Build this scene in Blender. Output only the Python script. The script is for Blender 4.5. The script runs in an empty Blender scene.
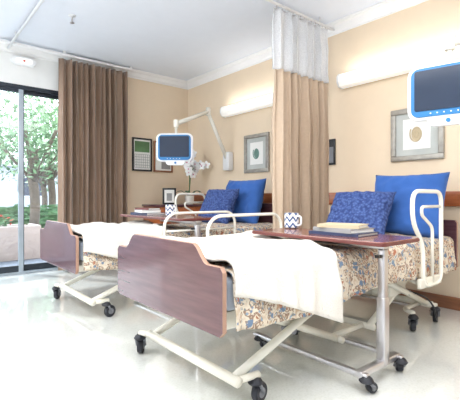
import bpy, bmesh, math, random
from mathutils import Vector, Matrix, noise
random.seed(4)
S=bpy.context.scene
try:
    S.view_settings.view_transform='Standard'
    S.view_settings.look='None'
except Exception as e: print(e)

# ------------------------------------------------------------ materials
def lin(c):
    return tuple(((v/255.)/12.92 if v/255.<=0.04045 else ((v/255.+0.055)/1.055)**2.4) for v in c)
def mat(name,rgb,rough=0.5,metal=0.0,var=0.06,scale=8.0,bump=0.0,bscale=60.,emit=0,coat=0,sheen=0):
    m=bpy.data.materials.new(name); m.use_nodes=True
    nt=m.node_tree; b=nt.nodes['Principled BSDF']
    c=lin(rgb)
    tc=nt.nodes.new('ShaderNodeTexCoord')
    n=nt.nodes.new('ShaderNodeTexNoise'); n.inputs['Scale'].default_value=scale; n.inputs['Detail'].default_value=4
    nt.links.new(tc.outputs['Object'],n.inputs['Vector'])
    r=nt.nodes.new('ShaderNodeValToRGB')
    r.color_ramp.elements[0].color=tuple(max(0,v*(1-var)) for v in c)+(1,)
    r.color_ramp.elements[1].color=tuple(min(1,v*(1+var)) for v in c)+(1,)
    r.color_ramp.elements[0].position=.3; r.color_ramp.elements[1].position=.7
    nt.links.new(n.outputs['Fac'],r.inputs['Fac']); nt.links.new(r.outputs['Color'],b.inputs['Base Color'])
    b.inputs['Roughness'].default_value=rough; b.inputs['Metallic'].default_value=metal
    b.inputs['Coat Weight'].default_value=coat
    b.inputs['Sheen Weight'].default_value=sheen
    if emit:
        b.inputs['Emission Color'].default_value=c+(1,); b.inputs['Emission Strength'].default_value=emit
    if bump:
        n2=nt.nodes.new('ShaderNodeTexNoise'); n2.inputs['Scale'].default_value=bscale
        nt.links.new(tc.outputs['Object'],n2.inputs['Vector'])
        bp=nt.nodes.new('ShaderNodeBump'); bp.inputs['Strength'].default_value=bump; bp.inputs['Distance'].default_value=0.01
        nt.links.new(n2.outputs['Fac'],bp.inputs['Height']); nt.links.new(bp.outputs['Normal'],b.inputs['Normal'])
    return m
def wood(name,rgb,rgb2,rough=.3,axis='Y',sc=3.,coat=.3):
    m=bpy.data.materials.new(name); m.use_nodes=True; nt=m.node_tree; b=nt.nodes['Principled BSDF']
    tc=nt.nodes.new('ShaderNodeTexCoord'); mp=nt.nodes.new('ShaderNodeMapping')
    s=[14,14,14]; s['XYZ'.index(axis)]=1.2; mp.inputs['Scale'].default_value=s
    n=nt.nodes.new('ShaderNodeTexNoise'); n.inputs['Scale'].default_value=sc; n.inputs['Detail'].default_value=6
    nt.links.new(tc.outputs['Object'],mp.inputs['Vector']); nt.links.new(mp.outputs['Vector'],n.inputs['Vector'])
    r=nt.nodes.new('ShaderNodeValToRGB'); r.color_ramp.elements[0].position=.35; r.color_ramp.elements[1].position=.65
    r.color_ramp.elements[0].color=lin(rgb)+(1,); r.color_ramp.elements[1].color=lin(rgb2)+(1,)
    nt.links.new(n.outputs['Fac'],r.inputs['Fac']); nt.links.new(r.outputs['Color'],b.inputs['Base Color'])
    b.inputs['Roughness'].default_value=rough; b.inputs['Coat Weight'].default_value=coat
    return m

M={}
M['wall']=mat('beige_wall_paint',(239,219,192),.75,var=.015,bump=.05)
M['wallw']=mat('white_bounce_wall_paint',(240,242,246),.75,var=.01)  # white picked for the unseen left and back walls to bounce light
M['header']=mat('overexposed_header_white',(240,240,238),.7,var=.02)  # overexposure of the beige wall put into the header colour as white
M['ceil']=mat('ceiling_paint',(232,238,248),.85,var=.01)
M['trim']=mat('white_trim_paint',(246,246,246),.5,var=.01)
M['base']=wood('baseboard_wood',(130,82,56),(156,102,70),.4)
M['rail']=wood('rail_wood',(150,80,44),(178,104,60),.35)
M['board']=wood('cherry_laminate',(84,54,60),(98,66,72),.25,axis='Y')
M['boardedge']=mat('footboard_edge',(170,134,114),.45)
M['tabletop']=wood('table_laminate',(112,64,54),(132,80,68),.2)
M['enamel']=mat('ivory_enamel',(234,230,216),.3,var=.02,coat=.3)
M['enamelw']=mat('white_enamel',(240,236,224),.25,var=.01,coat=.4)
M['chrome']=mat('brushed_chrome',(196,194,196),.28,metal=.9,var=.02)
M['rubber']=mat('dark_rubber',(36,38,46),.55)
M['hub']=mat('wheel_hub_grey',(120,122,128),.4)
M['blanket']=mat('cream_blanket',(235,230,221),.9,var=.02,bump=.7,bscale=150,sheen=.1)
M['mattress']=mat('mattress_cover',(190,200,214),.7)
M['blue']=mat('royal_blue_cotton',(48,96,170),.8,var=.08,scale=5,sheen=.1)
M['black']=mat('black_plastic',(28,28,32),.35)
M['screen']=mat('tv_screen_glass',(44,56,76),.15,var=.03)
M['tvblue']=mat('tv_bezel_blue',(44,122,182),.3)
M['white']=mat('white_plastic',(238,240,242),.35,var=.01)
M['silver']=mat('silver_leaf_frame',(168,164,156),.4,metal=.35,var=.15,scale=20)
M['matboard']=mat('grey_mat',(192,196,192),.8)
M['paper']=mat('paper',(240,240,236),.8,var=.01)
M['printb']=mat('print_beige',(196,180,150),.8)
M['printg']=mat('print_green',(110,144,134),.8,var=.2,scale=14)
M['alum']=mat('dark_aluminium',(52,58,66),.35,metal=.5)
M['aluml']=mat('light_aluminium',(168,178,188),.35,metal=.5)
M['leaf']=mat('leaf_green',(150,176,136),.6,var=.45,scale=2)
M['leafd']=mat('plant_green',(66,108,62),.5,var=.3)
M['leafo']=mat('garden_foliage',(96,132,90),.6,var=.4,scale=3)
M['bark']=mat('bark',(104,92,80),.9,var=.3,bump=.8,bscale=20)
M['petal']=mat('white_petal',(246,246,246),.6,var=.01)
M['pink']=mat('orchid_lip',(214,130,160),.6)
M['terra']=mat('planter_concrete',(190,172,166),.8,var=.06,bump=.3)
M['red']=mat('red_flower',(204,70,60),.6)
M['pave']=mat('paving',(110,114,124),.9,var=.12,scale=3)
M['bookblue']=mat('book_navy',(48,60,92),.5)
M['bookred']=mat('book_maroon',(104,50,46),.5)
M['bookgrey']=mat('book_grey',(150,150,150),.5)
M['pot']=mat('ceramic_pot',(226,222,214),.3)
M['lampb']=mat('lamp_diffuser',(250,249,244),.5,emit=.35,var=.0)
M['curtain']=mat('brown_taffeta',(146,120,100),.34,var=.12,scale=3,sheen=.3)
M['privacy']=mat('beige_privacy_fabric',(198,176,153),.8,var=.04,scale=30)
M['stucco']=mat('pale_stucco',(196,198,204),.9,var=.03,bump=.3)

def floor_mat():
    m=bpy.data.materials.new('polished_vinyl'); m.use_nodes=True; nt=m.node_tree; b=nt.nodes['Principled BSDF']
    tc=nt.nodes.new('ShaderNodeTexCoord')
    v=nt.nodes.new('ShaderNodeTexNoise'); v.inputs['Scale'].default_value=110; v.inputs['Detail'].default_value=3
    nt.links.new(tc.outputs['Object'],v.inputs['Vector'])
    r=nt.nodes.new('ShaderNodeValToRGB'); e=r.color_ramp.elements
    e[0].position=.33; e[0].color=lin((219,221,215))+(1,); e[1].position=.46; e[1].color=lin((226,228,223))+(1,)
    x=e.new(.66); x.color=lin((230,232,228))+(1,)
    nt.links.new(v.outputs['Fac'],r.inputs['Fac']); nt.links.new(r.outputs['Color'],b.inputs['Base Color'])
    b.inputs['Roughness'].default_value=.08; b.inputs['IOR'].default_value=1.75
    b.inputs['Coat Weight'].default_value=1.; b.inputs['Coat Roughness'].default_value=.03; b.inputs['Coat IOR'].default_value=1.7
    n=nt.nodes.new('ShaderNodeTexNoise'); n.inputs['Scale'].default_value=2.5; nt.links.new(tc.outputs['Object'],n.inputs['Vector'])
    bp=nt.nodes.new('ShaderNodeBump'); bp.inputs['Strength'].default_value=.04; bp.inputs['Distance'].default_value=.02
    nt.links.new(n.outputs['Fac'],bp.inputs['Height']); nt.links.new(bp.outputs['Normal'],b.inputs['Normal'])
    return m
M['floor']=floor_mat()

def spread_mat():
    m=bpy.data.materials.new('floral_bedspread'); m.use_nodes=True; nt=m.node_tree; b=nt.nodes['Principled BSDF']
    tc=nt.nodes.new('ShaderNodeTexCoord')
    w=nt.nodes.new('ShaderNodeTexNoise'); w.inputs['Scale'].default_value=20; w.inputs['Detail'].default_value=3
    nt.links.new(tc.outputs['Object'],w.inputs['Vector'])
    ad=nt.nodes.new('ShaderNodeMixRGB'); ad.blend_type='ADD'; ad.inputs['Fac'].default_value=.075
    nt.links.new(tc.outputs['Object'],ad.inputs['Color1']); nt.links.new(w.outputs['Color'],ad.inputs['Color2'])
    v=nt.nodes.new('ShaderNodeTexVoronoi'); v.inputs['Scale'].default_value=28
    nt.links.new(ad.outputs['Color'],v.inputs['Vector'])
    r=nt.nodes.new('ShaderNodeValToRGB'); e=r.color_ramp.elements
    cream=(222,210,190)
    e[0].position=0; e[0].color=lin((120,76,60))+(1,)
    e[1].position=.95; e[1].color=lin((192,166,138))+(1,)
    for p,c in ((.16,(176,122,92)),(.24,cream),(.34,(210,194,172)),(.40,(150,122,102)),(.48,(146,120,104)),(.54,cream),(.7,(216,204,186))):
        q=e.new(p); q.color=lin(c)+(1,)
    nt.links.new(v.outputs['Distance'],r.inputs['Fac'])
    prev=r.outputs['Color']
    for sc,off,p0,p1,col in ((19,3.1,.24,.31,(110,130,156)),(17,7.7,.19,.25,(176,112,84)),(38,11.3,.18,.26,(124,130,130)),(30,5.3,.16,.24,(134,156,176))):
        mp=nt.nodes.new('ShaderNodeMapping'); mp.inputs['Location'].default_value=(off,off*.7,off*1.3); nt.links.new(ad.outputs['Color'],mp.inputs['Vector'])
        v2=nt.nodes.new('ShaderNodeTexVoronoi'); v2.inputs['Scale'].default_value=sc
        nt.links.new(mp.outputs['Vector'],v2.inputs['Vector'])
        r2=nt.nodes.new('ShaderNodeValToRGB'); e=r2.color_ramp.elements
        e[0].position=p0; e[0].color=(1,1,1,1); e[1].position=p1; e[1].color=(0,0,0,1)
        nt.links.new(v2.outputs['Distance'],r2.inputs['Fac'])
        mx=nt.nodes.new('ShaderNodeMixRGB'); nt.links.new(r2.outputs['Color'],mx.inputs['Fac'])
        nt.links.new(prev,mx.inputs['Color1']); mx.inputs['Color2'].default_value=lin(col)+(1,)
        prev=mx.outputs['Color']
    nt.links.new(prev,b.inputs['Base Color']); b.inputs['Roughness'].default_value=.85
    return m
M['spread']=spread_mat()

def knit_mat():
    m=bpy.data.materials.new('knitted_blue'); m.use_nodes=True; nt=m.node_tree; b=nt.nodes['Principled BSDF']
    tc=nt.nodes.new('ShaderNodeTexCoord'); v=nt.nodes.new('ShaderNodeTexVoronoi'); v.inputs['Scale'].default_value=50
    nt.links.new(tc.outputs['Object'],v.inputs['Vector'])
    r=nt.nodes.new('ShaderNodeValToRGB'); e=r.color_ramp.elements
    e[0].color=lin((92,118,176))+(1,); e[1].color=lin((46,66,124))+(1,); e[1].position=.75
    nt.links.new(v.outputs['Distance'],r.inputs['Fac']); nt.links.new(r.outputs['Color'],b.inputs['Base Color'])
    bp=nt.nodes.new('ShaderNodeBump'); bp.invert=True; bp.inputs['Distance'].default_value=.015; bp.inputs['Strength'].default_value=.8
    nt.links.new(v.outputs['Distance'],bp.inputs['Height']); nt.links.new(bp.outputs['Normal'],b.inputs['Normal'])
    b.inputs['Roughness'].default_value=.9
    return m
M['knit']=knit_mat()

def mesh_mat():
    m=bpy.data.materials.new('white_mesh_netting'); m.use_nodes=True; nt=m.node_tree; b=nt.nodes['Principled BSDF']
    b.inputs['Base Color'].default_value=(.84,.85,.87,1); b.inputs['Roughness'].default_value=.8
    tc=nt.nodes.new('ShaderNodeTexCoord'); v=nt.nodes.new('ShaderNodeTexVoronoi'); v.inputs['Scale'].default_value=180
    nt.links.new(tc.outputs['Object'],v.inputs['Vector'])
    mt=nt.nodes.new('ShaderNodeMapRange'); mt.inputs['From Min'].default_value=.1; mt.inputs['From Max'].default_value=.5
    mt.inputs['To Min'].default_value=.5; mt.inputs['To Max'].default_value=.8
    nt.links.new(v.outputs['Distance'],mt.inputs['Value']); nt.links.new(mt.outputs['Result'],b.inputs['Alpha'])
    return m
M['mesh']=mesh_mat()

def glass_mat():
    m=bpy.data.materials.new('door_glass'); m.use_nodes=True; nt=m.node_tree; nt.nodes.clear()
    o=nt.nodes.new('ShaderNodeOutputMaterial'); t=nt.nodes.new('ShaderNodeBsdfTransparent'); g=nt.nodes.new('ShaderNodeBsdfGlossy')
    g.inputs['Roughness'].default_value=.02; t.inputs['Color'].default_value=(.94,.97,.98,1)
    x=nt.nodes.new('ShaderNodeMixShader'); x.inputs['Fac'].default_value=.05
    nt.links.new(t.outputs[0],x.inputs[1]); nt.links.new(g.outputs[0],x.inputs[2]); nt.links.new(x.outputs[0],o.inputs[0])
    return m
M['glass']=glass_mat()

def chevron_mat():
    m=bpy.data.materials.new('chevron_glaze'); m.use_nodes=True; nt=m.node_tree; b=nt.nodes['Principled BSDF']
    tc=nt.nodes.new('ShaderNodeTexCoord'); sp=nt.nodes.new('ShaderNodeSeparateXYZ'); nt.links.new(tc.outputs['Object'],sp.inputs[0])
    def mth(op,a,b_=None):
        n=nt.nodes.new('ShaderNodeMath'); n.operation=op
        for i,q in enumerate((a,b_)):
            if q is None: continue
            if isinstance(q,(int,float)): n.inputs[i].default_value=q
            else: nt.links.new(q,n.inputs[i])
        return n.outputs[0]
    ang=mth('ARCTAN2',sp.outputs['Y'],sp.outputs['X'])
    f=mth('ABSOLUTE',mth('SUBTRACT',mth('FRACT',mth('MULTIPLY',ang,7/(2*math.pi))),.5))
    z=mth('FRACT',mth('ADD',mth('MULTIPLY',sp.outputs['Z'],24),mth('MULTIPLY',f,1.3)))
    st=mth('GREATER_THAN',z,.62)
    mx=nt.nodes.new('ShaderNodeMixRGB'); nt.links.new(st,mx.inputs['Fac'])
    mx.inputs['Color1'].default_value=lin((236,236,236))+(1,); mx.inputs['Color2'].default_value=lin((70,96,142))+(1,)
    nt.links.new(mx.outputs[0],b.inputs['Base Color']); b.inputs['Roughness'].default_value=.25
    return m
M['chev']=chevron_mat()

# ------------------------------------------------------------ builders
def link(o,parent=None):
    S.collection.objects.link(o)
    if parent: o.parent=parent
    return o
def empty(name,loc=(0,0,0),rz=0):
    e=bpy.data.objects.new(name,None); e.empty_display_size=.1; e.location=loc; e.rotation_euler=(0,0,rz); S.collection.objects.link(e); return e
def mesh_obj(name,verts,faces,m,parent=None,smooth=False,mats=None,fm=None):
    me=bpy.data.meshes.new(name); me.from_pydata([tuple(v) for v in verts],[],faces)
    for mm in (mats or [m]): me.materials.append(mm)
    if fm:
        for p,i in zip(me.polygons,fm): p.material_index=i
    if smooth:
        for p in me.polygons: p.use_smooth=True
    bm=bmesh.new(); bm.from_mesh(me); bmesh.ops.recalc_face_normals(bm,faces=bm.faces); bm.to_mesh(me); bm.free()
    return link(bpy.data.objects.new(name,me),parent)
def box(name,x0,x1,y0,y1,z0,z1,m,parent=None,bev=0.0,seg=2):
    cx,cy,cz=(x0+x1)/2,(y0+y1)/2,(z0+z1)/2
    me=bpy.data.meshes.new(name); bm=bmesh.new(); bmesh.ops.create_cube(bm,size=1)
    bmesh.ops.scale(bm,vec=(x1-x0,y1-y0,z1-z0),verts=bm.verts)
    if bev: bmesh.ops.bevel(bm,geom=bm.edges[:],offset=bev,segments=seg,affect='EDGES',profile=.5)
    bm.to_mesh(me); bm.free(); me.materials.append(m)
    if bev:
        for p in me.polygons: p.use_smooth=True
        try: me.set_sharp_from_angle(angle=math.radians(50))
        except Exception: pass
    o=bpy.data.objects.new(name,me); o.location=(cx,cy,cz); return link(o,parent)
def fillet(pts,r,n=5,closed=False):
    pts=[Vector(p) for p in pts]; out=[]
    N=len(pts)
    for i,p in enumerate(pts):
        if not closed and (i==0 or i==N-1): out.append(p); continue
        a=pts[i-1]; b=pts[(i+1)%N]
        rr=min(r,(a-p).length*.49,(b-p).length*.49)
        A=p+(a-p).normalized()*rr; B=p+(b-p).normalized()*rr
        for k in range(n+1):
            t=k/n; out.append(A*(1-t)**2+p*2*t*(1-t)+B*t*t)
    return out
def tube(name,pts,r,m,parent=None,fr=.04,closed=False,ns=10):
    P=fillet(pts,fr,closed=closed) if fr else [Vector(p) for p in pts]
    Q=[P[0]]
    for p in P[1:]:
        if (p-Q[-1]).length>1e-5: Q.append(p)
    P=Q; n=len(P); verts=[]; faces=[]
    up=None
    for i in range(n):
        if closed: t=(P[(i+1)%n]-P[i-1]).normalized()
        elif i==0: t=(P[1]-P[0]).normalized()
        elif i==n-1: t=(P[-1]-P[-2]).normalized()
        else: t=((P[i+1]-P[i]).normalized()+(P[i]-P[i-1]).normalized()).normalized()
        if up is None:
            up=Vector((0,0,1)) if abs(t.z)<.9 else Vector((1,0,0))
        s=t.cross(up)
        if s.length<1e-4: s=t.cross(Vector((.3,.9,.1)))
        s.normalize(); up=s.cross(t).normalized()
        for k in range(ns):
            a=2*math.pi*k/ns; verts.append(P[i]+(s*math.cos(a)+up*math.sin(a))*r)
    R=n if closed else n-1
    for i in range(R):
        j=(i+1)%n
        for k in range(ns):
            l=(k+1)%ns; faces.append((i*ns+k,i*ns+l,j*ns+l,j*ns+k))
    if not closed:
        faces.append(tuple(range(ns))[::-1]); faces.append(tuple((n-1)*ns+k for k in range(ns)))
    return mesh_obj(name,verts,faces,m,parent,smooth=True)
def lathe(name,prof,m,loc=(0,0,0),parent=None,ns=28,mats=None,fm=None,axis='Z'):
    verts=[];faces=[]
    for (r,z) in prof:
        for k in range(ns):
            a=2*math.pi*k/ns
            verts.append((r*math.cos(a),r*math.sin(a),z) if axis=='Z' else (r*math.cos(a),z,r*math.sin(a)))
    for i in range(len(prof)-1):
        for k in range(ns):
            l=(k+1)%ns; faces.append((i*ns+k,i*ns+l,(i+1)*ns+l,(i+1)*ns+k))
    faces.append(tuple(range(ns))[::-1]); faces.append(tuple((len(prof)-1)*ns+k for k in range(ns)))
    o=mesh_obj(name,verts,faces,m,parent,smooth=True)
    try: o.data.set_sharp_from_angle(angle=math.radians(40))
    except Exception: pass
    o.location=loc; return o
def prism(name,poly,plane,c0,c1,m,parent=None,bev=0,edge=None):
    def P(a,b,c): return (c,a,b) if plane=='YZ' else ((a,c,b) if plane=='XZ' else (a,b,c))
    n=len(poly); v=[P(a,b,c0) for a,b in poly]+[P(a,b,c1) for a,b in poly]
    f=[tuple(range(n)),tuple(range(n,2*n))[::-1]]+[(i,(i+1)%n,n+(i+1)%n,n+i) for i in range(n)]
    fm=[0,0]+[1 if edge else 0]*n
    o=mesh_obj(name,v,f,m,parent,mats=[m,edge] if edge else None,fm=fm)
    if bev:
        b=o.modifiers.new('b','BEVEL'); b.width=bev; b.segments=2; b.limit_method='ANGLE'; b.angle_limit=math.radians(60)
    return o
def rrect(a0,a1,b0,b1,r,n=5):
    out=[]
    for cx,cy,s in ((a1-r,b1-r,0),(a0+r,b1-r,90),(a0+r,b0+r,180),(a1-r,b0+r,270)):
        for k in range(n+1):
            t=math.radians(s+90*k/n); out.append((cx+r*math.cos(t),cy+r*math.sin(t)))
    return out
def drape(name,x0,xn,xf,y0,y1,z,hn,hf,m,parent,seed=0,th=.008,rip=.012,r=.045,nx=60,ny=70,wr=.008):
    verts=[];faces=[]
    W=y1-y0
    for i in range(nx+1):
        fi=i/nx
        a=hn(fi); b=hf(fi); arc=math.pi*r/2; L=a+arc+(W-2*r)+arc+b
        for j in range(ny+1):
            s=L*j/ny; x=x0+fi*((xn+(xf-xn)*min(1,max(0,(s-a)/W)))-x0)
            if s<a: y=y0; zz=z-r-(a-s); d=(a-s); out=-1
            elif s<a+arc: t=(s-a)/r; y=y0+r-r*math.cos(t); zz=z-r+r*math.sin(t); d=0; out=-1
            elif s<a+arc+W-2*r: y=y0+r+(s-a-arc); zz=z; d=0; out=0
            elif s<a+2*arc+W-2*r: t=(s-a-arc-W+2*r)/r; y=y1-r+r*math.sin(t); zz=z-r+r*math.cos(t); d=0; out=1
            else: d=s-(a+2*arc+W-2*r); y=y1; zz=z-r-d; out=1
            k=min(1,d/.12)
            y+=out*(abs(rip)*(1+math.sin(x*34+seed+2.5*math.sin(x*9+seed)))*k+.004*k)
            q=noise.noise(Vector((x*5+seed,y*5,zz*3)))+.5*noise.noise(Vector((x*13,y*11+seed,0)))
            if out==0 or d==0: zz+=wr*(q+.5)
            x+=.004*noise.noise(Vector((y*9,zz*9,seed)))
            verts.append((x,y,zz))
    for i in range(nx):
        for j in range(ny):
            a=i*(ny+1)+j; faces.append((a,a+1,a+ny+2,a+ny+1))
    o=mesh_obj(name,verts,faces,m,parent,smooth=True)
    so=o.modifiers.new('s','SOLIDIFY'); so.thickness=th; so.offset=0
    return o
def pillow(name,w,h,t,loc,rot,m,seed=0):
    n=28; verts=[];faces=[]
    for side in (1,-1):
        for i in range(n+1):
            for j in range(n+1):
                u=-1+2*i/n; v=-1+2*j/n
                e=max(0,(1-abs(u)**2.6))*max(0,(1-abs(v)**2.6))
                pin=1-.07*(1-abs(u)**2)*abs(v)**3; pin2=1-.07*(1-abs(v)**2)*abs(u)**3
                x=u*w/2*pin2; y=v*h/2*pin
                z=side*(t/2*e**.42+(.020*noise.noise(Vector((u*2+seed,v*2,side)))+.018*noise.noise(Vector((u*5+seed,v*5,side))))*min(1,e*3))
                verts.append((x,y,z))
    N=(n+1)**2
    for s in (0,1):
        for i in range(n):
            for j in range(n):
                a=s*N+i*(n+1)+j; faces.append((a,a+1,a+n+2,a+n+1) if s else (a,a+n+1,a+n+2,a+1))
    me=bpy.data.meshes.new(name); me.from_pydata(verts,[],faces); me.materials.append(m)
    bm=bmesh.new(); bm.from_mesh(me); bmesh.ops.remove_doubles(bm,verts=bm.verts,dist=1e-4); bmesh.ops.recalc_face_normals(bm,faces=bm.faces); bm.to_mesh(me); bm.free()
    for p in me.polygons: p.use_smooth=True
    o=bpy.data.objects.new(name,me); o.location=loc; o.rotation_euler=rot; return link(o)

W,L,H,h=3.36,5.0,2.62,0.89
XL,YB=-2.2,-1.8
# ------------------------------------------------------------ room
box('floor',XL-.1,W+.1,YB-.1,L+.12,-.1,0,M['floor'])
box('ceiling',XL-.1,W+.1,YB-.1,L+.12,H,H+.1,M['ceil'])
box('wall_right',W,W+.1,YB-.1,L+.12,0,H,M['wall'])
DX0,DX1,DZ=-1.2,1.62,2.18
e=empty('wall_window')
box('wall_panel_solid',DX1,W,L,L+.12,0,H,M['wall'],e)
box('wall_header',DX0,DX1,L,L+.12,DZ,H,M['header'],e)
box('wall_panel_far',XL,DX0,L,L+.12,0,H,M['wall'],e)
box('wall_left',XL-.1,XL,YB-.1,L+.12,0,H,M['wallw'])
box('wall_back',XL,W,YB-.1,YB,0,H,M['wallw'])
def crown(name,p0,p1,inward):
    prof=[(0,-.10),(.012,-.10),(.012,-.085),(.03,-.07),(.05,-.035),(.07,-.025),(.075,-.012),(.09,-.012),(.09,0),(0,0)]
    p0=Vector(p0);p1=Vector(p1);iw=Vector(inward); n=len(prof)
    v=[p0+iw*a+Vector((0,0,b)) for a,b in prof]+[p1+iw*a+Vector((0,0,b)) for a,b in prof]
    f=[tuple(range(n)),tuple(range(n,2*n))[::-1]]+[(i,(i+1)%n,n+(i+1)%n,n+i) for i in range(n)]
    mesh_obj(name,v,f,M['trim'])
crown('trim_1',(W,YB,H),(W,L,H),(-1,0,0))
crown('trim_2',(XL,L,H),(W-.0,L,H),(0,-1,0))
box('baseboard_right',W-.015,W,YB,L,0,.1,M['base'],bev=.004)
box('baseboard_window',DX1+.03,W-.015,L-.015,L,0,.1,M['base'],bev=.004)
box('trim_3',W-.03,W,.2,L-.02,.815,.935,M['rail'],bev=.008)
# oval emergency light on the header
e=empty('emergency_light',(1.09,L,2.44))
prism('housing',rrect(-.13,.13,-.05,.05,.049),'XZ',-.05,-.001,M['white'],e,bev=.01)
prism('lens',rrect(-.09,.09,-.028,.028,.027),'XZ',-.058,-.049,M['lampb'],e)
lathe('indicator',[(.012,-.062),(.012,-.057)],M['red'],(.0,0,0),e,12,axis='Y')

# sliding glass door
e=empty('door_1',(0,L,0))
fr=.05
box('frame_top',DX0,DX1,.02,.10,DZ-.05,DZ,M['alum'],e)
box('frame_sill',DX0,DX1,.02,.10,0,.03,M['aluml'],e)
box('frame_left',DX0,DX0+fr,.02,.10,.03,DZ-.05,M['alum'],e)
box('frame_right',DX1-fr,DX1,.02,.10,.03,DZ-.05,M['alum'],e)
for i,(a,b,y) in enumerate(((DX0+fr,-.05,.03),(-.05,1.10,.03),(1.06,DX1-fr,.065))):
    mm=M['aluml'] if i==1 else M['alum']
    box(f'stile_a_{i}',a,a+.055,y,y+.03,.03,DZ-.05,M['alum'],e)
    box(f'stile_b_{i}',b-.05,b,y,y+.03,.03,DZ-.05,mm,e)
    box(f'rail_top_{i}',a+.055,b-.05,y,y+.03,DZ-.09,DZ-.05,M['alum'],e)
    box(f'rail_bottom_{i}',a+.055,b-.05,y,y+.03,.03,.10,M['alum'],e)
    box(f'glass_{i}',a+.055,b-.05,y+.012,y+.018,.10,DZ-.09,M['glass'],e)
box('handle',1.03,1.05,-.005,.03,.95,1.15,M['aluml'],e,bev=.004)

# ------------------------------------------------------------ curtains
def curtain(name,x0,x1,yc,ztop,zbot,m,amp,waves,seed,parent=None,th=.004,spread=0.0,nz=36):
    nx=waves*12; v=[];f=[]
    for j in range(nz+1):
        t=j/nz; z=ztop+(zbot-ztop)*t
        for i in range(nx+1):
            s=i/nx
            ph=2*math.pi*waves*(s+.012*math.sin(s*17+seed)+.004*math.sin(t*3+s*31))
            a=amp*(.55+.45*min(1,t*4))*(.75+.35*math.sin(s*23+seed*3+t*1.2))
            x=x0+(x1-x0)*s+spread*(s-.5)*t + .012*math.sin(ph*2+1)*min(1,t*3)
            y=yc+a*math.sin(ph)+.01*noise.noise(Vector((s*20,t*5,seed)))
            v.append((x,y,z))
    for j in range(nz):
        for i in range(nx):
            a=j*(nx+1)+i; f.append((a,a+1,a+nx+2,a+nx+1))
    o=mesh_obj(name,v,f,m,parent,smooth=True)
    so=o.modifiers.new('s','SOLIDIFY'); so.thickness=th; so.offset=0
    return o
e=empty('window_curtain')
curtain('drape_cloth',1.44,2.29,4.85,2.53,.02,M['curtain'],.07,12,1.3,e)
e=empty('curtain_rail')
box('rail',-1.6,2.42,4.83,4.87,2.565,2.59,M['trim'],e,bev=.004)
for i,x in enumerate((-1.4,-.4,.6,1.5,2.35)): box(f'rail_bracket_{i}',x-.015,x+.015,4.84,4.86,2.588,2.622,M['trim'],e)

CT=2.55
e=empty('privacy_curtain')
curtain('fabric_lower',2.50,3.22,2.35,2.0,.25,M['privacy'],.055,9,.4,e)
curtain('mesh_upper',2.47,3.22,2.35,CT-.02,2.0,M['mesh'],.04,7,.4,e,th=0.002,nz=12)
e=empty('ceiling_curtain_track')
tube('track_tube',[(.93,L-.01,CT+.01),(.93,2.35,CT+.01),(W-.01,2.35,CT+.01)],.013,M['white'],e,fr=.35)
for i,(x,y) in enumerate(((.93,4.6),(.93,3.3),(1.4,2.35),(2.2,2.35),(3.1,2.35))):
    tube(f'hanger_{i}',[(x,y,CT),(x,y,H)],.006,M['white'],e,fr=0)
for i in range(14):
    x=2.5+i*.053; tube(f'hook_{i}',[(x,2.35,CT+.005),(x,2.35,CT-.035)],.003,M['chrome'],e,fr=0,ns=5)

# ------------------------------------------------------------ casters
def caster(pre,x,y,parent,r=.05,ang=0.0,m='enamel'):
    c,s=math.cos(ang),math.sin(ang)
    ox,oy=x+.03*c,y+.03*s
    w=lathe(pre+'_tyre',[(r*.55,-.016),(r*.9,-.016),(r,-.009),(r,.009),(r*.9,.016),(r*.55,.016)],M['rubber'],(ox,oy,r),parent,24,axis='Y'); w.rotation_euler=(0,0,ang)
    w=lathe(pre+'_hub',[(.006,-.019),(r*.5,-.018),(r*.5,.018),(.006,.019)],M['hub'],(ox,oy,r),parent,16,axis='Y'); w.rotation_euler=(0,0,ang)
    for k,sg in enumerate((-1,1)):
        dx,dy=-s*.024*sg,c*.024*sg
        tube(f'{pre}_fork_{k}',[(ox+dx,oy+dy,r),(x+dx,y+dy,2*r+.008)],.007,M['hub'],parent,fr=0,ns=6)
    lathe(pre+'_cap',[(.03,0),(.034,.006),(.026,.02),(.012,.03)],M['rubber'],(x,y,2*r+.002),parent,16)

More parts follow.
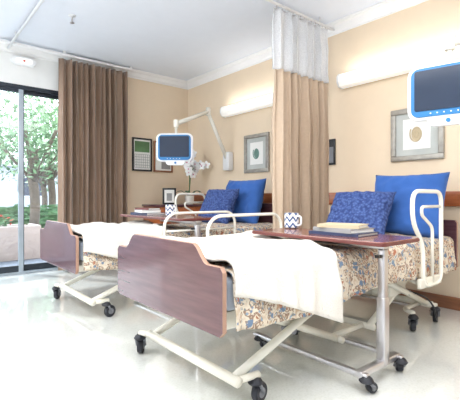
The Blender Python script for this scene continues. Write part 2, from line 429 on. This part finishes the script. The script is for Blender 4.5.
# ------------------------------------------------------------ bed
def hospital_bed(X,Y,WB,near_low,near_tall,far_tall,seed):
    e=empty('hospital_bed',(X,Y,0))
    def board(name,x0,x1,zb,zs,zt,th_edge):
        pts=[(.02,zb),(WB-.02,zb),(WB,zb+.02),(WB,zs-.02),(WB-.015,zs)]
        def sh(y0,z0,y1,z1):
            return [(y0+(y1-y0)*t,z0+(z1-z0)*(3*t*t-2*t**3)) for t in [k/8 for k in range(9)]]
        pts+=[(WB-.09,zs)]+sh(WB-.10,zs,WB-.20,zt)+sh(.20,zt,.10,zs)+[(.09,zs),(.015,zs),(0,zs-.02),(0,zb+.02)]
        return prism(name,pts,'YZ',x0,x1,M['board'],e,bev=.003,edge=M['boardedge'])
    board('footboard',0,.022,.36,.625,.70,1)
    board('headboard',2.20,2.228,.36,.72,.82,1)
    box('mattress',.045,2.18,.03,WB-.03,.44,.575,M['mattress'],e,bev=.03,seg=4)
    box('deck_panel',.06,2.17,.05,WB-.05,.41,.438,M['enamel'],e)
    for i,y in enumerate((.07,WB-.07)):
        box(f'side_rail_beam_{i}',.03,2.19,y-.015,y+.015,.365,.41,M['enamel'],e,bev=.006)
    for i,x in enumerate((.09,.85,1.3,2.1)):
        box(f'cross_beam_{i}',x-.02,x+.02,.085,WB-.085,.37,.405,M['enamel'],e,bev=.005)
    for tag,xw,xo,xl,xh in (('foot',.15,.30,.95,.86),('head',1.98,1.84,1.28,1.36)):
        tube(f'{tag}_cross_tube',[(xw,.08,.125),(xw,WB-.08,.125)],.023,M['enamel'],e,fr=0)
        tube(f'{tag}_inner_cross_tube',[(xl,.12,.10),(xl,WB-.12,.10)],.018,M['enamel'],e,fr=0)
        for i,y in enumerate((.12,WB-.12)):
            d=.02 if i==0 else -.02
            box_l=[(xw,y,.125),(xh,y,.385)]
            tube(f'{tag}_link_a_{i}',box_l,.02,M['enamel'],e,fr=0)
            tube(f'{tag}_link_b_{i}',[((.27 if tag=='foot' else 1.88),y+d*2.1,.385),(xl,y+d*2.1,.10)],.02,M['enamel'],e,fr=0)
            mx=(xw+xh)/2
            lathe(f'{tag}_pivot_{i}',[(.018,-.035),(.018,.035)],M['hub'],(mx+.02,y+d*.9,.25),e,12,axis='Y')
        tube(f'{tag}_brake_bar',[(xw+(.05 if tag=="foot" else -.05),.2,.10),(xw+(.05 if tag=="foot" else -.05),WB-.2,.10)],.009,M['chrome'],e,fr=0)
    for i,y in enumerate((.2,WB-.2)):
        tube(f'base_rail_{i}',[(.95,y,.10),(1.28,y,.10)],.016,M['enamel'],e,fr=0)
    tube('caster_arm_near',[(.15,.10,.125),(.27,.085,.125)],.016,M['enamel'],e,fr=0)
    tube('caster_arm_far',[(.15,WB-.09,.125),(.12,WB-.03,.125)],.016,M['enamel'],e,fr=0)
    caster('caster_foot_near',.25,.085,e,r=.044,ang=.2)
    caster('caster_foot_far',.12,WB-.03,e,r=.044,ang=.9)
    caster('caster_head_near',1.98,.06,e,r=.044,ang=.4)
    caster('caster_head_far',1.98,WB-.05,e,r=.044,ang=.4)
    caster('caster_head_inner',1.67,.07,e,r=.044,ang=.6)
    tube('caster_arm_inner',[(1.67,.07,.125),(1.72,.16,.125),(1.98,.16,.125)],.016,M['enamel'],e,fr=.04)
    tube('caster_arm_head_1',[(1.98,.12,.125),(1.98,.05,.125)],.016,M['enamel'],e,fr=0)
    tube('caster_arm_head_3',[(1.98,WB-.12,.125),(1.98,WB-.05,.125)],.016,M['enamel'],e,fr=0)
    box('motor_housing',1.05,1.35,.32,.52,.22,.34,M['white'],e,bev=.02)
    tube('motor_rod',[(1.05,.42,.28),(.5,.42,.36)],.012,M['chrome'],e,fr=0)
    box('junction_box',1.50,1.72,.14,.28,.24,.35,M['enamel'],e,bev=.015)
    tube('power_cord',[(1.7,.2,.27),(1.85,.03,.2),(1.92,.02,.03),(2.10,.1,.012),(2.22,.2,.012)],.006,M['black'],e,fr=.1,ns=6)
    drape('bedspread',.05,2.12,2.12,-.005,WB+.005,.60,lambda f:.17+.02*math.sin(f*9),lambda f:.17,M['spread'],e,seed=seed,wr=.014)
    drape('throw_blanket',.045,.68,1.0,-.022,WB+.02,.625,lambda f:.06+.22*f**1.2,lambda f:.12,M['blanket'],e,seed=seed+3,wr=.024,rip=.015,th=.014,r=.05)
    def low(tag,y):
        s=1 if y>WB/2 else -1
        for k,(xa,xb) in enumerate(((.66,1.38),)):
            tube(f'{tag}_low_rail',[(xa,y,.42),(xa,y,.70),(xa+.07,y,.76),(xb-.06,y,.76),(xb,y,.70),(xb,y,.42)],.012,M['enamelw'],e,fr=.07)
            tube(f'{tag}_low_rail_bar',[(xa,y,.62),(xb,y,.62)],.009,M['enamelw'],e,fr=0)
            for q in (xa,xb): box(f'{tag}_low_rail_mount',q-.02,q+.02,min(y,y-s*.13),max(y,y-s*.13),.375,.41,M['enamel'],e)
    def tall(tag,y):
        s=1 if y>WB/2 else -1
        D=-.11
        tube(f'{tag}_assist_rail',[(1.64+D,y,.34),(1.64+D,y,.60),(1.50+D,y,.74),(1.50+D,y,.925),(1.90+D,y,.925),(1.90+D,y,.34)],.0135,M['enamelw'],e,fr=.08,closed=True)
        tube(f'{tag}_assist_rail_inner',[(1.77+D,y,.35),(1.77+D,y,.70),(1.62+D,y,.78),(1.62+D,y,.83),(1.88+D,y,.83)],.010,M['enamelw'],e,fr=.04)
        for k,x in enumerate((1.66,1.84)):
            tube(f'{tag}_assist_mount_{k}',[(x+D,y,.345),(x+D,y-s*.06,.36),(x+D,y-s*.13,.385)],.013,M['enamel'],e,fr=.02)
        box(f'{tag}_assist_bracket',1.60+D,1.90+D,min(y-s*.02,y+s*.005),max(y-s*.02,y+s*.005),.33,.39,M['enamel'],e,bev=.006)
    if near_tall: low('far',WB+.055)
    if near_low: low('near',-.055)
    if near_tall: tall('near',-.055)
    if far_tall: tall('far',WB+.055)
    return e
hospital_bed(.92,1.14,.92,False,True,False,0.)
hospital_bed(.92,2.73,.89,True,False,True,5.)

def lean(tilt,yaw=0):
    R=Matrix.Rotation(yaw,4,'Z')@Matrix.Rotation(-tilt,4,'Y').inverted()@Matrix(((0,0,-1,0),(-1,0,0,0),(0,1,0,0),(0,0,0,1)))
    return R.to_euler()
pillow('blue_pillow',.56,.50,.19,(2.93,1.42,.83),lean(.28,.05),M['blue'],1)
pillow('knitted_pillow',.50,.37,.17,(2.66,1.66,.77),lean(.55,.06),M['knit'],2)
pillow('blue_pillow',.62,.52,.19,(2.93,3.28,.84),lean(.28),M['blue'],3)
pillow('knitted_pillow',.50,.42,.17,(2.66,3.38,.79),lean(.45,.05),M['knit'],4)

# ------------------------------------------------------------ overbed tables
def overbed_table(X0,X1,Y0,Y1,Z,cx,cy,cast=True):
    e=empty('overbed_table',(cx,cy,0))
    x0,x1,y0,y1=X0-cx,X1-cx,Y0-cy,Y1-cy
    prism('top',rrect(x0,x1,y0,y1,.03),'XY',Z-.022,Z,M['tabletop'],e,bev=.004)
    prism('edge_band',rrect(x0-.003,x1+.003,y0-.003,y1+.003,.03),'XY',Z-.018,Z-.006,M['bookred'],e)
    box('support_bracket',-.03,.03,-.02,.55,Z-.05,Z-.023,M['chrome'],e,bev=.004)
    box('column',-.021,.021,-.018,.018,.07,Z-.05,M['chrome'],e,bev=.006)
    box('column_sleeve',-.026,.026,-.022,.022,.07,.40,M['chrome'],e,bev=.006)
    box('height_lever',-.06,-.031,-.01,.01,Z-.09,Z-.075,M['black'],e)
    box('base_crossbar',-.22,.14,-.02,.02,.065,.095,M['chrome'],e,bev=.005)
    for i,x in enumerate((-.20,.12)):
        box(f'base_leg_{i}',x-.015,x+.015,-.04,.70,.065,.09,M['chrome'],e,bev=.005)
        for k,y in enumerate((-.03,.66)):
            caster(f'wheel_{i}_{k}',x,y,e,r=.025,ang=-.3+i)
    return e
overbed_table(1.66,2.03,.91,1.78,.685,1.82,1.0)
overbed_table(1.68,2.06,2.60,3.72,.72,1.84,2.58+.02)

def mug(name,x,y,z,r=.047,hh=.10):
    e=empty(name,(x,y,z))
    lathe('cup',[(r*.8,0.001),(r,.008),(r,hh),(r-.005,hh),(r-.006,.01),(.001,.01)],M['chev'],(0,0,0),e)
    tube('handle',[(-.001,-r+.003,hh*.82),(0,-r-.033,hh*.8),(0,-r-.033,hh*.25),(0,-r+.003,hh*.2)],.006,M['white'],e,fr=.02)
mug('coffee_mug',1.965,1.715,.686)
mug('coffee_mug',1.87,3.06,.721)
def books(name,x,y,z,items):
    e=empty(name,(x,y,z)); zz=0.0005
    for i,(w,d,t,a,m) in enumerate(items):
        c=empty(f'book_{i}'); c.parent=e; c.location=(0,0,zz); c.rotation_euler=(0,0,a)
        box('cover_bottom',-w/2,w/2,-d/2,d/2,0,.003,M[m],c); box('cover_top',-w/2,w/2,-d/2,d/2,t-.003,t,M[m],c)
        box('spine',-w/2,-w/2+.004,-d/2,d/2,.003,t-.003,M[m],c)
        box('pages',-w/2+.004,w/2-.005,-d/2+.005,d/2-.005,.003,t-.003,M['paper'],c)
        zz+=t+.0005
books('book_stack',1.87,1.26,.685,[(.22,.30,.016,.05,'bookblue'),(.20,.26,.022,-.1,'bookgrey'),(.17,.23,.018,.25,'printb')])
books('magazine_stack',1.85,3.45,.72,[(.21,.28,.02,.1,'bookblue'),(.19,.25,.025,-.2,'paper'),(.15,.2,.02,.2,'bookred')])

# ------------------------------------------------------------ wall lights
def area(name,loc,rot,sx,sy,p,col=(1,1,1),parent=None):
    l=bpy.data.lights.new(name,'AREA'); l.shape='RECTANGLE'; l.size=sx; l.size_y=sy; l.energy=p; l.color=col
    o=bpy.data.objects.new(name,l); o.location=loc; o.rotation_euler=rot; S.collection.objects.link(o)
    if parent: o.parent=parent
    return o
def wall_light(y0,y1):
    e=empty('wall_light',(W,(y0+y1)/2,2.02)); d=(y1-y0)/2
    box('back_plate',-.03,-.001,-d,d,-.06,.06,M['white'],e)
    prof=[(-.03,-.07),(-.09,-.06),(-.115,-.02),(-.115,.03),(-.09,.06),(-.03,.07)]
    prism('diffuser',prof,'XZ',-d+.02,d-.02,M['lampb'],e)
    for i,s in enumerate((-1,1)):
        a,b=sorted((s*d,s*(d-.02))); prism(f'end_cap_{i}',[(p*1.03,q*1.06) for p,q in prof],'XZ',a,b,M['white'],e)
    area('uplight_tube',(-.075,0,.078),(math.pi,0,0),.07,2*d-.06,1.4,(1,.98,.96),e)
wall_light(1.05,2.26); wall_light(2.85,4.07)

# ------------------------------------------------------------ framed art
def art(y0,y1,z0,z1,spiral):
    e=empty('framed_picture',(W,(y0+y1)/2,(z0+z1)/2)); a=(y1-y0)/2; b=(z1-z0)/2; t=.045
    box('frame_top',-.03,-.001,-a,a,b-t,b,M['silver'],e,bev=.006); box('frame_bottom',-.03,-.001,-a,a,-b,-b+t,M['silver'],e,bev=.006)
    box('frame_l',-.03,-.001,-a,-a+t,-b+t,b-t,M['silver'],e,bev=.006); box('frame_r',-.03,-.001,a-t,a,-b+t,b-t,M['silver'],e,bev=.006)
    box('mat',-.012,-.003,-a+t,a-t,-b+t,b-t,M['matboard'],e)
    box('print',-.0145,-.0125,-a*.52,a*.52,-b*.58,b*.58,M['paper'],e)
    m=M['printg'] if spiral=='g' else M['printb']
    pts=[]
    for k in range(60):
        q=k/59*math.pi*4.2; r=.004+.0055*q*(b/.23); pts.append((-.0155,r*math.cos(q)*.75,r*math.sin(q)))
    tube('shell_spiral',pts,.006,m,e,fr=0,ns=6)
    prism('shell_body',[( .048*math.cos(k*.31)*.9,.06*math.sin(k*.31)) for k in range(20)],'YZ',-.0152,-.0146,m,e)
art(1.315,1.76,1.20,1.65,'b'); art(3.27,3.70,1.19,1.66,'g')
e=empty('wall_notice',(W,2.40,1.345))
box('notice_frame',-.02,-.001,-.05,.06,-.13,.13,M['black'],e,bev=.003)
box('notice_sheet',-.022,-.0205,-.035,.045,-.11,.05,M['hub'],e)

def board(name,x0,x1,z0,z1,kind):
    e=empty(name,((x0+x1)/2,L,(z0+z1)/2)); a=(x1-x0)/2;b=(z1-z0)/2;t=.022
    for n,q in (('t',(-a,a,b-t,b)),('b',(-a,a,-b,-b+t)),('l',(-a,-a+t,-b+t,b-t)),('r',(a-t,a,-b+t,b-t))):
        box('frame_'+n,q[0],q[1],-.022,-.001,q[2],q[3],M['base'] if kind else M['black'],e)
    box('backing',-a+t,a-t,-.01,-.002,-b+t,b-t,M['paper'],e)
    if kind:
        box('sheet_1',-a*.75,a*.0,-.013,-.0105,b*.05,b*.75,M['printb'],e)
        box('sheet_2',-a*.2,a*.75,-.015,-.0135,-b*.8,-b*.3,M['bookgrey'],e)
        box('photo',a*.15,a*.75,-.013,-.0105,0,b*.7,M['leafd'],e)
    else:
        box('calendar_picture',-a*.75,a*.75,-.013,-.0105,b*.15,b*.8,M['leafo'],e)
        for i in range(6): box(f'week_line_{i}',-a*.75,a*.75,-.012,-.0105,-b*.8+i*b*.16,-b*.8+i*b*.16+.004,M['hub'],e)
        for i in range(8): 
            x=-a*.75+i*a*1.5/7; box(f'day_line_{i}',x-.002,x+.002,-.012,-.0105,-b*.8,0,M['hub'],e)
board('wall_calendar',2.44,2.74,1.25,1.71,0); board('bulletin_board',2.77,3.08,1.25,1.69,1)

# ------------------------------------------------------------ TVs
def bedside_tv(x,y,z,ang,wall_y,ztop,zw,mid):
    e=empty('bedside_television',(x,y,z))
    c=empty('television_head'); c.parent=e; c.rotation_euler=(0,0,ang+math.pi/2)
    prism('shell',rrect(-.21,.21,-.16,.165,.06),'XZ',-.015,.03,M['white'],c,bev=.012)
    prism('lower_lobe',rrect(-.10,.12,-.20,-.12,.04),'XZ',-.012,.025,M['white'],c,bev=.01)
    prism('blue_bezel',rrect(-.188,.188,-.142,.146,.045),'XZ',-.021,-.014,M['tvblue'],c,bev=.004)
    prism('screen',rrect(-.167,.167,-.106,.130,.012),'XZ',-.025,-.019,M['screen'],c)
    for i in range(5): lathe(f'button_{i}',[(.004,-.025),(.004,-.018)],M['white'],(-.08+i*.035,0,-.124),c,12,axis='Y')
    lathe('home_button',[(.012,-.022),(.012,-.010)],M['tvblue'],(.01,0,-.172),c,16,axis='Y')
    box('rear_mount',-.05,.05,.03,.08,-.05,.05,M['white'],c,bev=.01)
    n=Vector((math.cos(ang),math.sin(ang),0)); b=-n*.07
    tube('stem',[(b.x*.8,b.y*.8,0),(b.x*1.4,b.y*1.4,.03),(b.x*1.4,b.y*1.4,ztop-z)],.016,M['enamelw'],e,fr=.02)
    P=Vector((b.x*1.4,b.y*1.4,ztop-z)); Mi=Vector((mid[0]-x,mid[1]-y,mid[2]-z)); Wd=Vector((W-.06-x,wall_y-y,mid[2]-z-.03))
    lathe('elbow_1',[(.028,-.04),(.03,0),(.028,.045),(.01,.05)],M['enamelw'],P,e,16)
    tube('arm_upper',[P,Mi],.026,M['enamelw'],e,fr=0)
    lathe('elbow_2',[(.03,-.05),(.033,0),(.03,.05),(.01,.055)],M['enamelw'],Mi,e,16)
    tube('arm_lower',[Mi-Vector((0,0,.02)),Vector((Wd.x,Wd.y,zw-z))],.024,M['enamelw'],e,fr=0)
    box('wall_bracket',W-.09-x,W-.001-x,wall_y-.06-y,wall_y+.06-y,zw-.14-z,zw+.1-z,M['white'],e,bev=.012)
    return e
bedside_tv(2.40,.93,1.50,math.radians(192),.9,1.80,1.6,(2.75,.70,1.90))
bedside_tv(2.40,3.84,1.45,math.radians(228),3.99,1.74,1.38,(3.02,4.03,1.98))

# ------------------------------------------------------------ dresser, orchid, frame
e=empty('dresser',(2.95,4.68,0))
box('carcass',-.38,.36,-.24,.24,.08,.76,M['rail'],e,bev=.006); box('dresser_top',-.40,.37,-.26,.25,.76,.79,M['board'],e,bev=.006)
for i in range(3):
    box(f'drawer_{i}',-.35,.33,-.255,-.241,.10+i*.22,.30+i*.22,M['rail'],e,bev=.005)
    tube(f'pull_{i}',[(-.08,-.255,.2+i*.22),(-.08,-.28,.2+i*.22),(.06,-.28,.2+i*.22),(.06,-.255,.2+i*.22)],.005,M['chrome'],e,fr=.01)
for i,(a,b) in enumerate(((-.35,-.2),(.33,-.2),(-.35,.2),(.33,.2))): box(f'foot_{i}',a-.02,a+.02,b-.02,b+.02,0,.08,M['base'],e)
e=empty('photo_frame',(2.76,4.55,.79)); e.rotation_euler=(0,0,-.5)
box('frame_body',-.09,.09,-.01,.01,.001,.22,M['black'],e,bev=.004); box('photo_print',-.065,.065,-.0125,-.0105,.025,.195,M['paper'],e); box('photo_subject',-.035,.035,-.0135,-.0126,.05,.15,M['bookgrey'],e)

def orchid(name,x,y,z,sc,stems):
    e=empty(name,(x,y,z))
    lathe('pot',[(.045*sc,0.001),(.06*sc,.05),(.065*sc,.12),(.058*sc,.12),(.05*sc,.1)],M['pot'],(0,0,0),e)
    for i in range(5):
        a=i*1.3; dx,dy=math.cos(a),math.sin(a); v=[];f=[]
        for k in range(7):
            t=k/6; w=.028*math.sin(math.pi*(t*.9+.08)); r=.02+.16*t; zz=.11+.07*math.sin(t*2.4)
            v+= [(dx*r-dy*w,dy*r+dx*w,zz+.008),(dx*r,dy*r,zz),(dx*r+dy*w,dy*r-dx*w,zz+.008)]
        for k in range(6):
            for q in (0,1): b=k*3+q; f.append((b,b+1,b+4,b+3))
        mesh_obj(f'leaf_{i}',v,f,M['leafd'],e,smooth=True)
    for s,(dx,dy,hh) in enumerate(stems):
        pts=[]
        for k in range(16):
            t=k/15; pts.append(Vector((dx*t**2.2,dy*t**2.2,.1+hh*math.sin(t*1.9)/math.sin(1.57) )))
        tube(f'stem_{s}',pts,.005,M['leafd'],e,fr=0,ns=6)
        for k in range(6,16):
            p=pts[k]+Vector((random.uniform(-.05,.05),random.uniform(-.05,.05),-.01)); v=[];f=[]
            ay=math.radians(230)+random.uniform(-.6,.6); fx=Vector((-math.sin(ay),math.cos(ay),0)); fz=Vector((0,0,1)); fn=Vector((math.cos(ay),math.sin(ay),0))
            for q in range(5):
                a=math.pi/2+q*2*math.pi/5; d=fx*math.cos(a)+fz*math.sin(a); n=fx*-math.sin(a)+fz*math.cos(a); R=.056
                b0=len(v); v+=[p,p+d*R*.5+n*R*.42+fn*.006,p+d*R+n*R*.2+fn*.002,p+d*R-n*R*.2+fn*.002,p+d*R*.5-n*R*.42+fn*.006]; f.append(tuple(range(b0,b0+5)))
            mesh_obj(f'flower_{s}_{k}',v,f,M['petal'],e,smooth=False)
            bpy.ops.mesh.primitive_uv_sphere_add(segments=8,ring_count=6,radius=.009,location=(0,0,0)); o=bpy.context.object; o.name='lip'; o.data.materials.append(M['pink']); o.parent=e; o.location=p+fn*.01
orchid('potted_orchid',3.05,4.50,.79,1.,[(-.10,-.06,.50),(.16,-.12,.46),(.02,.0,.64)])

e=empty('ceiling_sprinkler',(1.26,3.84,H))
lathe('escutcheon',[(.035,-.001),(.035,-.006),(.015,-.015)],M['white'],(0,0,0),e,16)
tube('stem',[(0,0,-.01),(0,0,-.07)],.008,M['chrome'],e,fr=0); lathe('deflector',[(.022,-.07),(.022,-.074)],M['chrome'],(0,0,0),e,12)

# ------------------------------------------------------------ outside
box('ground_outside',-14,22,L+.12,40,-.12,-.04,M['pave'])
e=empty('flower_planter',(.75,6.7,-.04))
box('planter_wall_front',-.9,.9,-.28,-.2,0,.5,M['terra'],e,bev=.01);box('planter_wall_back',-.9,.9,.2,.28,0,.5,M['terra'],e,bev=.01)
box('planter_wall_l',-.9,-.82,-.2,.2,0,.5,M['terra'],e);box('planter_wall_r',.82,.9,-.2,.2,0,.5,M['terra'],e);box('soil',-.82,.82,-.2,.2,0,.44,M['bark'],e)
def leafcloud(name,parent,c,R,n,m,size,seed,squash=.8):
    rnd=random.Random(seed); v=[];f=[]
    for i in range(n):
        d=Vector((rnd.gauss(0,1),rnd.gauss(0,1),rnd.gauss(0,1))).normalized()*R*(rnd.random()**.45); d.z*=squash
        p=Vector(c)+d*(1+.35*noise.noise(d*1.3)); a=Vector((rnd.uniform(-1,1),rnd.uniform(-1,1),rnd.uniform(-1,1))).normalized(); b=a.cross(Vector((rnd.uniform(-1,1),rnd.uniform(-1,1),1))).normalized()
        s=size*rnd.uniform(.6,1.3); k=len(v); v+=[p-a*s,p-b*s*.45,p+a*s,p+b*s*.45]; f.append((k,k+1,k+2,k+3))
    return mesh_obj(name,v,f,m,parent)
leafcloud('planter_foliage',e,(0,0,.54),.3,300,M['leafo'],.03,3,.35).scale=(2.2,.5,1)
leafcloud('planter_blooms',e,(0,0,.58),.28,110,M['red'],.022,8,.35).scale=(2.2,.5,1)
def tree(x,y,hh,R,seed,n=1500):
    e=empty('garden_tree',(x,y,-.04))
    tube('trunk',[(0,0,0),(.05,.02,hh*.4),(-.04,.05,hh*.75),(.05,0,hh)],.11,M['bark'],e,fr=.3)
    for i,(a,b) in enumerate(((.9,.3),(-.7,.5),(.2,-.9),(-.3,-.6))): tube(f'branch_{i}',[(0,0,hh*.6),(a*.5,b*.5,hh*.85),(a*R*.8,b*R*.8,hh*1.15)],.04,M['bark'],e,fr=.2)
    leafcloud('crown',e,(0,0,hh+.35*R),R,n,M['leaf'],.08,seed)
    leafcloud('crown_low',e,(.3*R,-.4*R,hh),R*.75,n//3,M['leafo'],.07,seed+1)
tree(2.45,10.2,2.1,1.4,11); tree(3.8,13.6,2.4,1.8,12); tree(1.5,13.5,2.2,1.5,15); tree(4.6,17.5,2.2,2.,19)
e=empty('garden_hedge',(3,12.2,-.04))
leafcloud('hedge_leaves',e,(0,0,.36),.7,2000,M['leafo'],.06,21,.5).scale=(5,.5,1)
e=empty('neighbouring_building',(4,24,-.04))
box('walls',-12,10,0,4,0,2.6,M['stucco'],e); box('roof_fascia',-12.3,10.3,-.4,4.3,2.6,2.9,M['trim'],e)
for i in range(7): 
    x=-10+i*2.8
    box(f'window_frame_{i}',x-.05,x+1.25,-.04,-.001,.95,2.05,M['trim'],e); box(f'window_pane_{i}',x,x+1.2,-.06,-.041,1.0,2.0,M['screen'],e)

# ------------------------------------------------------------ light
w=bpy.data.worlds.new('sky'); S.world=w; w.use_nodes=True; nt=w.node_tree; bg=nt.nodes['Background']
tc=nt.nodes.new('ShaderNodeTexCoord'); sp=nt.nodes.new('ShaderNodeSeparateXYZ'); rr=nt.nodes.new('ShaderNodeValToRGB')
nt.links.new(tc.outputs['Generated'],sp.inputs[0]); nt.links.new(sp.outputs['Z'],rr.inputs['Fac']); nt.links.new(rr.outputs['Color'],bg.inputs['Color'])
rr.color_ramp.elements[0].color=(.95,.97,1,1); rr.color_ramp.elements[1].color=(.65,.82,1,1)
bg.inputs['Strength'].default_value=5.0
area('ceiling_fill_light',(.3,.9,H-.03),(0,0,0),2.4,1.8,98,(1,.99,.985))  # unseen area lamps added below the ceiling as fill for the room
area('ceiling_fill_light',(-1.2,3.3,H-.03),(0,0,0),1.4,1.8,84,(1,.995,.99))
area('ceiling_fill_light',(2.0,-.3,H-.03),(0,0,0),1.2,1.2,20,(1,.99,.985))
sl=bpy.data.lights.new('sun','SUN'); sl.energy=4; sl.angle=math.radians(3); so=bpy.data.objects.new('sun',sl); S.collection.objects.link(so)
so.rotation_euler=Vector((.35,-.6,-1.)).to_track_quat('-Z','Y').to_euler()

# ------------------------------------------------------------ camera
cd=bpy.data.cameras.new('camera'); cam=bpy.data.objects.new('camera',cd); S.collection.objects.link(cam)
cam.location=(0,0,h); cam.rotation_euler=(math.radians(90),0,math.radians(-40))
cd.sensor_width=36; cd.lens=394/460*36; cd.shift_y=-3/460; cd.clip_start=.05
S.camera=cam
